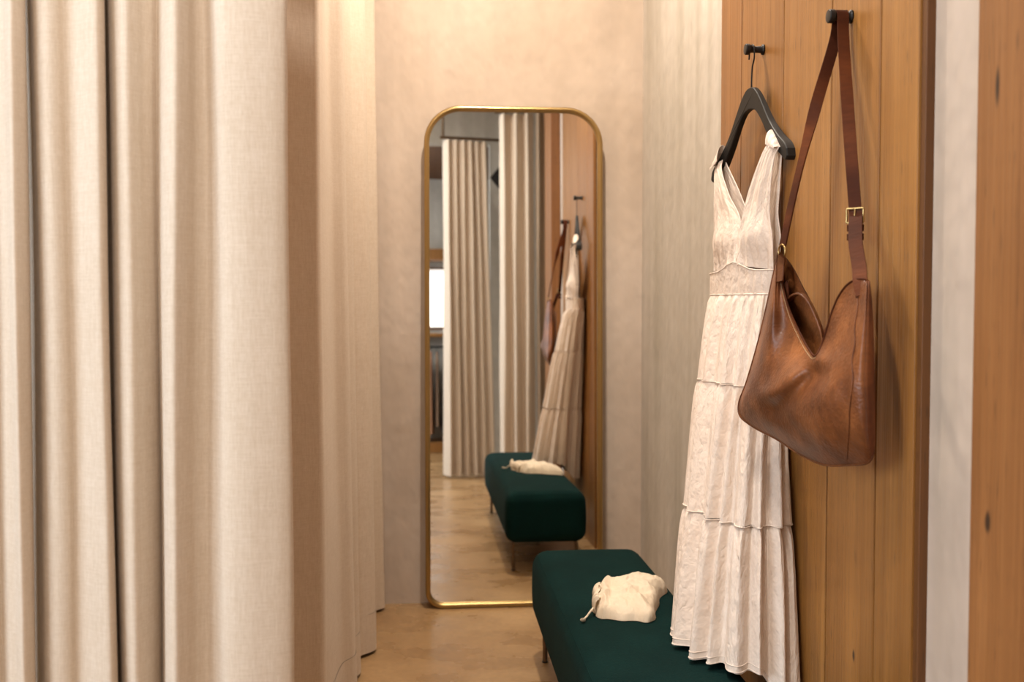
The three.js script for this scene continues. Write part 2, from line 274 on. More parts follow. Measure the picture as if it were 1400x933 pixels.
// ------------------------------------------------------------------ curtains
// rows: plan control points [X, Z] at the bottom and at the top of the cloth
function curtain(name, label, group, bottom, top, y0, y1, mat, { hem = 0.13, nu = 260, nv = 30, sway = 0.003, seed = 1 } = {}) {
  const t = thing(name, label, 'curtain', group, new THREE.Vector3(bottom[0][0], y0, -bottom[0][1])), o = t.position;
  const rows = [], r = rng(seed), ph = Array.from({ length: 8 }, () => r() * 6.28);
  const cb = curveOf(bottom.map(([x, z]) => [x, 0, -z])), ct = curveOf(top.map(([x, z]) => [x, 0, -z])), L = cb.getLength(), n = bottom.length - 1;
  const at = (u, y) => {
    const k = clamp((y - y0) / (y1 - y0), 0, 1), a = cb.getPoint(u), b = ct.getPoint(u);
    const p = new THREE.Vector3().lerpVectors(a, b, k); p.y = y;
    p.x += sway * Math.sin(y * 2.1 + ph[0] + u * 9) + sway * 0.5 * Math.sin(y * 5.3 + ph[1] + u * 17); p.z += sway * Math.sin(y * 1.7 + ph[2] + u * 13) + sway * 0.4 * Math.sin(y * 4.1 + u * 23 + ph[3]);
    return p.sub(o);
  };
  const uvf = (y) => (u) => [u * L, y];
  part('cloth', sheet(nu, nv, (u, v) => at(u, lerp(y1, y0 + hem, v)), { uv: (u, v, q) => [u * L, q.y], thick: 0.0022 }), mat, t);
  // hem: the doubled band below a stitched line
  const hb = sheet(nu, 4, (u, v) => at(u, lerp(y0 + hem, y0, v)), { uv: (u, v, q) => [u * L + 0.11, q.y], thick: 0.0042 });
  part('hem', hb, mat, t);
  const st = []; for (let i = 0; i <= nu; i++) st.push(at(i / nu, y0 + hem));
  part('hem_stitch', new THREE.TubeGeometry(new THREE.CatmullRomCurve3(st), nu, 0.0024, 5), mat, t);
  return t;
}
// front curtain: fold positions read off the photograph, hung at Z 1.75; [px at the top, px at the bottom, depth offset towards the camera]
const Z1c = 1.75;
function fromPx(list) {
  const b = [], t = [];
  for (const [pt, pb, d, db = d] of list) { const Zt = Z1c - d / 100, Zb = Z1c - db / 100; t.push([onZ(pt, 466, Zt).x, Zt]); b.push([onZ(pb, 466, Zb).x, Zb]); }
  return [b, t];
}
{
  const [b, t] = fromPx([[43, 41, -16], [47, 44, -12], [52, 50, -5], [58, 57, -0.5], [72, 70, 1.4], [86, 86, 0.8], [96, 94, -0.5], [112, 108, -0.2], [128, 127, 1.6], [140, 142, 2.4], [148, 149, 0.6], [148, 149, -4], [147, 151, -8], [151, 158, -6], [156, 165, -1.5], [166, 174, 1.2], [178, 183, 1.9], [190, 194, 0.6], [200, 203, -1.2], [212, 211, -1.8, -4], [222, 216, -2.2, -7], [229, 219, -0.4, -4], [237, 222, 1.8, 2.0], [250, 231, 3.2, 3.8], [263, 245, 1.6, 2.0], [272, 262, -1.2, -1], [282, 280, -2.2], [290, 296, -0.8], [296, 306, 1.6], [304, 315, 2.8], [330, 336, 3.4], [362, 360, 3.1], [386, 380, 2.5], [397, 390, 1.8], [398, 391.5, 0.4], [394, 388, -0.2]]);
  curtain('linen_curtain', 'wide oatmeal linen curtain with a flat leading edge, beside the tan curtain', null, b, t, 0.02, 2.75, M.linen, { sway: 0.003, nu: 420, nv: 46, seed: 3 });
  const [b2, t2] = fromPx([[-160, -160, 0], [-130, -130, 3], [-100, -100, -4], [-70, -70, -3], [-45, -45, 2], [-20, -20, 0], [-5, -5, -2], [8, 6, 0.4], [18, 14, 1.2], [26, 22, 3.4], [35, 32, 2.2], [41, 38, 0.8], [42, 39, -2]]);
  curtain('linen_curtain', 'narrow strip of linen curtain catching cool daylight beside the wide oatmeal curtain', null, b2, t2, 0.02, 2.75, M.linen, { sway: 0.001, nu: 160, seed: 8 });
}
{
  const b = [[-0.40, 2.50], [-0.37, 2.57], [-0.315, 2.60], [-0.281, 2.615], [-0.274, 2.66], [-0.268, 2.78], [-0.262, 2.88], [-0.254, 2.93], [-0.240, 2.955], [-0.2275, 2.975], [-0.222, 3.02], [-0.238, 3.09], [-0.236, 3.14], [-0.2205, 3.205], [-0.240, 3.235], [-0.262, 3.28], [-0.232, 3.345], [-0.192, 3.39], [-0.185, 3.425], [-0.203, 3.46], [-0.29, 3.51], [-0.315, 3.60], [-0.285, 3.74], [-0.21, 3.84], [-0.176, 3.885], [-0.2, 3.925], [-0.26, 3.935]];
  const t = b.map(([x, z]) => [x - 0.004 - 0.034 * sstep(2.65, 2.95, z) + 0.008 * sstep(3.1, 3.4, z), z]);
  curtain('linen_curtain', 'tan linen curtain hanging along the side of the mirror wall to the floor', null, b, t, 0.012, 2.75, M.linen, { sway: 0.002, nu: 300, seed: 4 });
}
function pleats(x0, z0, x1, z1, n, amp, seed, pinch = 0.5) {
  const r = rng(seed), b = [], t = [], dx = x1 - x0, dz = z1 - z0, l = Math.hypot(dx, dz), nx = -dz / l, nz = dx / l;
  for (let i = 0; i <= n; i++) { const s = (i + (r() - 0.5) * 0.35 * (i > 0 && i < n)) / n, a = amp * (i % 2 ? 1 : -1) * (0.65 + 0.6 * r()), k = i / n; b.push([x0 + dx * s + nx * a, z0 + dz * s + nz * a]); t.push([x0 + dx * k + nx * a * pinch, z0 + dz * k + nz * a * pinch]); }
  return [b, t];
}
{ // behind the camera, seen in the mirror
  const [b, t] = pleats(0.135, 0.06, 0.54, -0.02, 12, 0.055, 21);
  t.forEach(q => { q[0] = 0.135 + (q[0] - 0.135) * 0.84; }); b.unshift([0.12, 0.0]); t.unshift([0.12, 0.0]);
  curtain('linen_curtain', 'pleated oatmeal curtain under the dark soffit, seen in the mirror', null, b, t, 0.02, 2.64, M.linen, { nu: 260, seed: 5, hem: 0.1 });
  const [b2, t2] = pleats(0.53, 0.42, 0.79, 0.46, 6, 0.05, 33);
  curtain('linen_curtain', 'pale linen curtain beside the darker grey curtain, seen in the mirror', null, b2, t2, 0.02, 2.76, M.linen, { nu: 200, seed: 6 });
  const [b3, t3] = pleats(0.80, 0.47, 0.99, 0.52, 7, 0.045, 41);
  curtain('linen_curtain', 'darker grey linen curtain against the oak jamb, seen in the mirror', null, b3, t3, 0.02, 2.76, M.linenDarker, { nu: 180, seed: 7 });
  function rail(label, x0, Z0, x1, Z1, y) {
    const g = thing('curtain_rail', label, 'curtain rail', null, new THREE.Vector3(x0, y, -Z0)), d = new THREE.Vector3(x1 - x0, 0, -(Z1 - Z0));
    part('rod', tube([[0, 0, 0], d.clone().multiplyScalar(0.5), d], 0.012, 12, 10), M.bronze, g);
    for (const k of [0.04, 0.96]) part('bracket', new THREE.CylinderGeometry(0.008, 0.012, CEIL - y, 10).translate(d.x * k, (CEIL - y) / 2, d.z * k), M.bronze, g);
  }
  rail('bronze rail carrying the wide oatmeal front curtain', -1.15, 1.77, -0.22, 1.77, 2.765);
  rail('bronze rail carrying the tan side curtain', -0.30, 2.0, -0.26, 3.92, 2.765);
  rail('bronze rail carrying the pale and darker grey curtains seen in the mirror', 0.50, 0.42, 1.05, 0.5, 2.775);
  rail('bronze rail carrying the pleated curtain under the soffit', 0.10, 0.06, 0.62, -0.03, 2.655);
}

// ------------------------------------------------------------------ leaning mirror
{
  const W = 0.704, H = 1.972, R = 0.0105, LEAN = 1.2 * Math.PI / 180, cx = 0.339;
  const t = thing('floor_mirror', 'tall brass framed mirror with rounded top corners leaning on the plaster wall', 'mirror', null, new THREE.Vector3(cx, 0.0, -(ZB - 0.066)));
  t.rotation.x = -LEAN;
  const outline = (inset, rt, rb) => { // rounded rectangle, own radii at top and bottom
    const s = new THREE.Shape(), x = W / 2 - inset, y0 = inset, y1 = H - inset;
    s.moveTo(-x + rb, y0); s.lineTo(x - rb, y0); s.absarc(x - rb, y0 + rb, rb, -Math.PI / 2, 0); s.lineTo(x, y1 - rt); s.absarc(x - rt, y1 - rt, rt, 0, Math.PI / 2); s.lineTo(-x + rt, y1); s.absarc(-x + rt, y1 - rt, rt, Math.PI / 2, Math.PI); s.lineTo(-x, y0 + rb); s.absarc(-x + rb, y0 + rb, rb, Math.PI, Math.PI * 1.5); return s;
  };
  const pts = outline(R, 0.135, 0.058).getSpacedPoints(420).slice(0, -1).map(p => new THREE.Vector3(p.x, p.y, 0.012));
  part('frame', new THREE.TubeGeometry(new THREE.CatmullRomCurve3(pts, true), 520, R, 14, true), M.brass, t);
  part('mirror_glass', new THREE.ExtrudeGeometry(outline(R * 1.6, 0.128, 0.05), { depth: 0.004, bevelEnabled: false, curveSegments: 24 }).translate(0, 0, 0.002), M.mirror, t);
  part('backing', new THREE.ExtrudeGeometry(outline(R * 0.8, 0.132, 0.055), { depth: 0.02, bevelEnabled: false, curveSegments: 24 }).translate(0, 0, -0.020), M.black, t);
}

// ------------------------------------------------------------------ bench
const BX0 = 0.352, BX1 = 0.715, BZ0 = 1.62, BZ1 = 3.34, BTOP = 0.375;
{
  const W = BX1 - BX0, L = BZ1 - BZ0, H = 0.232, cx = (BX0 + BX1) / 2, cz = (BZ0 + BZ1) / 2;
  const t = thing('upholstered_bench', 'long dark green velvet bench on thin bronze legs', 'bench', null, new THREE.Vector3(cx, 0, -cz));
  const crown = v => { if (v.y > 0) v.y += 0.014 * (1 - Math.pow(2 * v.x / W, 2)) * (1 - Math.pow(2 * v.z / L, 4)) * sstep(0, H / 2, v.y); const b = 0.006 * (1 - Math.pow(2 * v.y / H, 2)); v.x += Math.sign(v.x) * b * Math.min(1, Math.abs(v.x) * 6); v.z += Math.sign(v.z) * b * Math.min(1, Math.max(0, Math.abs(v.z) - L / 2 + 0.1) * 10); };
  const yc = BTOP - 0.008 - H / 2;
  const seat = part('seat', softBox(W, H, L, 0.046, 26, 18, 80, crown).translate(0, yc, 0), M.velvet, t);
  // stitched seams along the two long top edges and across the ends
  const q = 0.046 * (1 - Math.SQRT1_2);
  for (const s of [-1, 1]) {
    const pts = []; for (let i = 0; i <= 30; i++) { const v = new THREE.Vector3(s * (W / 2 - q), H / 2 - q, lerp(-L / 2 + 0.05, L / 2 - 0.05, i / 30)); crown(v); v.y += yc - 0.0004; pts.push(v); }
    part('seam', tube(pts, 0.0016, 80, 6), M.velvet, seat);
    const e = []; for (let i = 0; i <= 20; i++) { const v = new THREE.Vector3(lerp(-W / 2 + 0.05, W / 2 - 0.05, i / 20), H / 2 - q, s * (L / 2 - q)); crown(v); v.y += yc - 0.0004; e.push(v); }
    part('seam', tube(e, 0.0016, 40, 6), M.velvet, seat);
  }
  for (const z of [-L / 2 + 0.075, L / 2 - 0.075]) {
    const zz = z;
    for (const s of [-1, 1]) {
      const x = s * (W / 2 - 0.035), y1 = yc - H / 2 + 0.012;
      const leg = part('leg', tube([[x, 0.004, zz], [x, 0.06, zz], [x, y1 - 0.035, zz], [x - s * 0.004, y1 - 0.016, zz], [x - s * 0.016, y1 - 0.004, zz], [x - s * 0.05, y1, zz], [x - s * 0.12, y1, zz]], 0.0085, 40, 10), M.bronze, t);
      part('foot_pad', new THREE.CylinderGeometry(0.010, 0.010, 0.005, 14).translate(x, 0.0025, zz), M.black, leg);
    }
  }
}

// ------------------------------------------------------------------ drawstring pouch on the bench
{
  const y = BTOP + 0.002, FL = onY(806, 846, y), FR = onY(890, 858, y), BR = onY(915, 800, y), BL = onY(818, 806, y);
  const c = FL.clone().add(FR).add(BR).add(BL).multiplyScalar(0.25); c.y = y;
  const t = thing('drawstring_pouch', 'folded cream cotton drawstring pouch lying on the green velvet bench', 'pouch', null, c);
  const crownAt = p => { const x = 2 * (p.x + c.x - (BX0 + BX1) / 2) / (BX1 - BX0); return -0.008 + 0.014 * (1 - x * x) - 0.0005; }; // the crowned seat under it
  const plan = (u, v) => { const a = FL.clone().lerp(FR, u), b = BL.clone().lerp(BR, u); const p = a.lerp(b, v); const e = 0.005; { const q2 = 0.86 + 0.14 * (1 - Math.pow(Math.abs((2 * u - 1) * (2 * v - 1)), 3)), m = FL.clone().add(FR).add(BR).add(BL).multiplyScalar(0.25); p.lerp(m, 1 - q2); } p.x += e * Math.sin(v * 7 + 1) * (0.3 + u) + 0.004 * Math.sin(v * 17); p.z += e * Math.sin(u * 6 + 0.6) + 0.005 * Math.sin(u * 15 + v * 3); return p.sub(c); };
  const top = sheet(60, 60, (u, v) => {
    const p = plan(u, v), e = Math.pow(1 - Math.pow(2 * u - 1, 6), 0.6) * Math.pow(1 - Math.pow(2 * v - 1, 6), 0.6);
    const w = 1.7 * (fbm(u * 0.99, v * 0.99, 4, 5, 4, 3) - 0.5), f = Math.exp(-Math.pow((v - 0.30 - 0.25 * u) / 0.035, 2)) * 0.008 + Math.exp(-Math.pow((u - 0.16 - 0.06 * Math.sin(v * 5)) / 0.05, 2)) * 0.010;
    p.y = crownAt(p) + 0.001 + e * (0.036 + 0.010 * v + w * 0.022 + f); return p;
  }, { uv: (u, v, q) => [q.x, q.z] });
  const bot = sheet(20, 20, (u, v) => { const p = plan(u, v); p.y = crownAt(p); return p; }, { uv: (u, v, q) => [q.x, q.z] });
  part('body', mergeGeometries([top, bot]), M.pouch, t);
  // gathered mouth: a folded-over frill at the left end
  const A = plan(0.0, 0.0), B = plan(0.0, 0.72);
  const mouth = part('mouth', sheet(60, 16, (u, v) => {
    const p = A.clone().lerp(B, u), a = lerp(-2.6, 1.7, v), r = 0.020 + 0.005 * Math.sin(u * 19) + 0.003 * Math.sin(u * 41); p.x += 0.008 + r * 0.75 * Math.cos(Math.PI - a) * 0.8 + 0.004 * Math.sin(u * 23 + v * 3); p.y = 0.024 + r * Math.sin(a) + 0.003 * Math.sin(u * 31); p.z += 0.003 * Math.sin(u * 27 + v * 5); p.y = Math.max(p.y, crownAt(p) + 0.002); return p;
  }, { uv: (u, v) => [u * 0.2, v * 0.06], thick: 0.0014 }), M.pouch, t);
  const s0 = A.clone().lerp(B, 0.18); s0.y = 0.020; const e = onY(797, 848, BTOP + 0.006).sub(c);
  const st = part('drawstring', tube([s0, s0.clone().lerp(e, 0.35).add(new THREE.Vector3(0, 0.004, 0.006)), s0.clone().lerp(e, 0.7).add(new THREE.Vector3(0, -0.004, -0.004)), e], 0.0026, 30, 8), M.pouch, t);
  part('knot', new THREE.SphereGeometry(0.0058, 14, 10).scale(1.3, 0.9, 1).translate(e.x, e.y, e.z), M.pouch, st);
}

// ------------------------------------------------------------------ pegs
function peg(px, py, label) {
  const p = onX(px, py, XW), t = thing('coat_peg', label, 'peg', null, p);
  const g = part('peg', new THREE.LatheGeometry([[0, 0], [0.013, 0], [0.013, 0.004], [0.0085, 0.007], [0.008, 0.030], [0.0095, 0.035], [0.0135, 0.037], [0.0135, 0.046], [0.012, 0.048], [0, 0.048]].map(a => new THREE.Vector2(...a)), 28).rotateZ(Math.PI / 2), M.blackMetal, t);
  return p;
}
const PEG1 = peg(1044, 68, 'black metal peg on the oak planks holding the black dress hanger'), PEG2 = peg(1164, 23, 'black metal peg on the oak planks holding the leather bag strap');

// ------------------------------------------------------------------ hanger
const U = new THREE.Vector3(0.10, 0, 0.995).normalize();   // along the hanger, towards the camera
const OUT = new THREE.Vector3(-0.995, 0, 0.10).normalize();   // away from the wall
const HC = new THREE.Vector3(PEG1.x - 0.030, 0, PEG1.z);
const hang = (s, n, y) => new THREE.Vector3().copy(HC).addScaledVector(U, s).addScaledVector(OUT, n).setY(y);
const YH = PEG1.y + 0.0085; // wire rests on the peg
{
  const base = YH - 0.285;   // height of the shoulder tips
  const t = thing('clothes_hanger', 'black wooden hanger on a metal peg, carrying the cream dress', 'hanger', null, hang(0, 0, base));
  t.rotation.y = Math.atan2(-U.z, U.x);
  const s = new THREE.Shape(), up = [[0, 0.178], [0.02, 0.175], [0.045, 0.158], [0.075, 0.126], [0.12, 0.075], [0.17, 0.034], [0.205, 0.012], [0.222, -0.004]], lo = [[0.226, -0.020], [0.218, -0.026], [0.20, -0.016], [0.16, 0.008], [0.115, 0.046], [0.07, 0.094], [0.035, 0.122], [0, 0.130]];
  const right = up.concat(lo), left = right.slice(0, -1).map(([x, y]) => [-x, y]).reverse().slice(0, -1);
  const half = new THREE.SplineCurve(up.map(a => new THREE.Vector2(...a))).getPoints(40).concat(new THREE.SplineCurve(lo.map(a => new THREE.Vector2(...a))).getPoints(40));
  const loop = half.concat(half.slice(1, -1).reverse().map(p => new THREE.Vector2(-p.x, p.y)));
  const g = new THREE.ExtrudeGeometry(new THREE.Shape(loop), { depth: 0.008, bevelEnabled: true, bevelSize: 0.003, bevelThickness: 0.003, bevelSegments: 3, steps: 1 }).translate(0, 0, -0.004);
  const p = g.attributes.position; for (let i = 0; i < p.count; i++) { const k = Math.abs(p.getX(i)) / 0.226; p.setZ(i, p.getZ(i) * (1 + 1.1 * k * k)); } g.computeVertexNormals();
  part('hanger_body', g, M.black, t);
  const h = YH - base, wire = [[0, 0.165, 0], [0, 0.205, 0], [0.004, 0.232, 0], [0.014, 0.252, 0], [0.0145, h - 0.014, 0]];
  for (let i = 0; i <= 8; i++) { const a = -0.2 + (i / 8) * 3.5; wire.push([0.0145 * Math.cos(a), h - 0.0115 + 0.0135 * Math.sin(a), 0]); }
  wire.push([-0.017, h - 0.03, 0]);
  part('wire_hook', tube(wire, 0.0021, 90, 8), M.blackMetal, t);
}

// ------------------------------------------------------------------ dress
{
  const label = 'cream tiered maxi dress with a deep V neck hanging on the black hanger';
  const t = thing('tiered_dress', label, 'dress', null, hang(0, 0, 0.36));
  const o = t.position;
  const yS = YH - 0.285;               // hanger tip height
  const yBust = 1.285, yWaist = 1.222, yT2 = 1.005, yT3 = 0.695, yHem = 0.392;
  const r = rng(12), folds = []; for (const [n, k] of [[3, 0.3], [7, 0.6], [11, 0.7], [16, 0.6], [19, 0.45], [26, 0.3]]) folds.push([n, r() * 6.28, k * (0.8 + 0.4 * r())]);
  const foldAt = (a, y = 0) => { a += 0.03 * Math.sin(y * 5 + a * 3); let f = 0; for (const [n, p, k] of folds) f += k * Math.cos(n * a + p + 0.9 * Math.sin(a * 2 + p) + 0.5 * Math.sin(a * 5 + 2 * p)); return Math.tanh(f * 0.9) + 0.12 * f; };
  const wallLimit = XW - 0.004;
  const place = (a, y, extra, gather) => { // a: angle round the body; 0 = towards the camera end of the hanger
    const k = clamp((yWaist - y) / (yWaist - yHem), 0, 1), A = lerp(0.185, 0.172, k) + extra, B = lerp(0.050, 0.115, Math.pow(k, 0.85)) + extra;
    const amp = lerp(0.003, 0.021, Math.pow(k, 0.6)), f = foldAt(a, y) * amp + gather;
    const cx = lerp(0.012, 0.105, Math.pow(k, 0.9)), cs = lerp(-0.01, 0.165, Math.pow(k, 1.1));
    const p = hang(cs + (A + f) * Math.cos(a), cx + (B + f) * Math.sin(a), y);
    if (p.x > wallLimit - 0.02) p.x = wallLimit - 0.02 + 0.018 * Math.tanh((p.x - wallLimit + 0.02) / 0.018);
    p.y -= 0.085 * sstep(0.712, 0.80, p.x) * clamp((yT3 - y) / (yT3 - yHem), 0, 1); // beside the bench the hem hangs lower than over it
    return p.sub(o);
  };
  function tier(name, y0, y1, puff, n, seed) {
    const ph = rng(seed)() * 6, mk = sheet(360, 34, (u, v) => {
      const a = u * Math.PI * 2, y = lerp(y0, y1, v), d = y0 - y;
      const gath = (0.0045 * Math.sin(a * n + ph + 2 * Math.sin(a * 5)) + 0.003 * Math.sin(a * (n * 0.61 | 0) + 1 + ph)) * sstep(0, 0.02, d) * Math.exp(-d / 0.11);
      const p = place(a, y, puff * (1 - Math.exp(-d / 0.03)), gath);
      p.y += 0.003 * Math.sin(a * 9 + ph) * v; return p;
    }, { uv: (u, v) => [u * 1.6, lerp(y0, y1, v)], closedU: true, thick: 0.0011 });
    return part(name, mk, M.dress, t);
  }
  function ringSeam(y, extra, rad, parent) { const pts = []; for (let i = 0; i < 240; i++) pts.push(place(i / 240 * Math.PI * 2, y, extra, 0)); part('seam', new THREE.TubeGeometry(new THREE.CatmullRomCurve3(pts, true), 360, rad, 6, true), M.dress, parent); }
  const t1 = tier('skirt_tier', yWaist, yT2, 0.004, 46, 2), t2 = tier('skirt_tier', yT2, yT3, 0.008, 52, 5), t3 = tier('skirt_tier', yT3, yHem, 0.012, 58, 9);
  ringSeam(yT2, 0.0042, 0.0014, t2); ringSeam(yT3, 0.0082, 0.0014, t3); ringSeam(yWaist, 0.0008, 0.0018, t1); ringSeam(yHem + 0.014, 0.0125, 0.001, t3); ringSeam(yHem + 0.001, 0.0122, 0.0014, t3);
  // waistband rises to a low arch at the middle of the bust
  const arch = a => yBust - 0.006 + 0.022 * Math.exp(-Math.pow((a - Math.PI / 2 + 0.25) / 0.35, 2));
  const bandAt = (a, y) => { const k = (y - yWaist) / (yBust - yWaist); const p = hang(-0.01 + lerp(0.185, 0.186, k) * Math.cos(a), 0.012 + lerp(0.050, 0.050, k) * Math.sin(a) + 0.0012 * Math.sin(a * 30), y); if (p.x > wallLimit) p.x = wallLimit; return p.sub(o); };
  const band = part('waistband', sheet(200, 10, (u, v) => { const a = u * Math.PI * 2; return bandAt(a, lerp(arch(a), yWaist, v)); }, { uv: (u, v) => [u * 0.9, v * 0.07], closedU: true, thick: 0.0012 }), M.dress, t);
  { const pts = []; for (let i = 0; i < 200; i++) { const a = i / 200 * Math.PI * 2; pts.push(bandAt(a, arch(a))); } part('seam', new THREE.TubeGeometry(new THREE.CatmullRomCurve3(pts, true), 300, 0.0018, 6, true), M.dress, band); }
  // bodice: four gathered panels, two in front and two behind, ending in straps over the hanger
  function bodicePanel(side, front) {
    const sg = front ? 1 : -0.30, yV = front ? 1.405 : 1.37, y0 = yS + 0.022, ph = side * 1.3 + (front ? 0 : 2);
    const V2 = (s, n, y) => new THREE.Vector3(s, y, n);
    const ap = side * 0.050, nz = 0.62, sh = side > 0 ? 0.012 : 0.004; // the neckline point hangs a little towards the camera
    const inner = curveOf([V2(0.140 + sh, 0.004, y0), V2(0.124 + sh, 0.020 * nz, 1.56), V2(lerp(0.066, 0.095 * (side > 0 ? 1 : 0.45), 0.6), 0.036 * nz, 1.48), V2(0.010 + ap, 0.050 * nz, yV), V2(-0.008 + ap, 0.060 * nz, 1.35), V2(-0.004 + ap, 0.078 * nz, yBust + 0.012)]);
    const outer = curveOf([V2(0.186 + sh, 0.003, y0 - 0.018), V2(0.178 + sh, 0.014 * nz, 1.54), V2(0.166 + sh, 0.022 * nz, 1.47), V2(0.172, 0.020 * nz, 1.41), V2(0.188, 0.010, 1.35), V2(0.180, 0.006, yBust - 0.006)]);
    const at = (u, v) => {
      const q = inner.getPoint(v).lerp(outer.getPoint(v), u);
      const bulge = Math.sin(Math.PI * u) * (0.003 + 0.014 * Math.exp(-Math.pow((v - 0.76) / 0.15, 2)));
      const ruck = (0.0024 * Math.sin(u * 24 + v * 9 + ph) + 0.0016 * Math.sin(u * 41 - v * 13 + ph)) * (0.3 + 0.7 * sstep(0.5, 1, v)) + 0.0018 * Math.sin(u * 12 + ph);
      const p = hang(side * q.x - 0.008, 0.012 + (q.z + bulge + ruck) * sg + (front ? 0 : -0.004), q.y);
      if (p.x > wallLimit) p.x = wallLimit; return p.sub(o);
    };
    const m = part(front ? 'bodice_front' : 'bodice_back', sheet(46, 70, at, { uv: (u, v) => [u * 0.15 + side, v * 0.32], thick: 0.0012 }), M.dress, t);
    const e = []; for (let i = 0; i <= 50; i++) e.push(at(0, i / 50)); part('piping', tube(e, 0.0018, 80, 6), M.dress, m);
    const e2 = []; for (let i = 0; i <= 50; i++) e2.push(at(1, i / 50)); part('piping', tube(e2, 0.0016, 80, 6), M.dress, m);
  }
  for (const s of [-1, 1]) { bodicePanel(s, true); bodicePanel(s, false); }
  // straps: bands over the shoulders of the hanger, joining front and back
  for (const s of [-1, 1]) {
    const hy = x => yS + lerp(0.060, 0.010, (x - 0.14) / 0.05);
    part('strap', sheet(24, 20, (u, v) => { const x = lerp(0.139, 0.187, u) + (s > 0 ? 0.012 : 0.004), a = lerp(-0.15, Math.PI + 0.15, v), y = lerp(yS + 0.022, yS + 0.004, u); const top = hy(x) - y; return hang(s * x - 0.008, 0.012 + 0.0165 * Math.cos(a) + 0.001 * Math.sin(u * 20), y + Math.max(0, Math.sin(a)) * (top + 0.004) - 0.004 * (Math.sin(a) < 0)).sub(o); }, { uv: (u, v) => [u * 0.05, v * 0.06], thick: 0.0012 }), M.dress, t);
  }
}

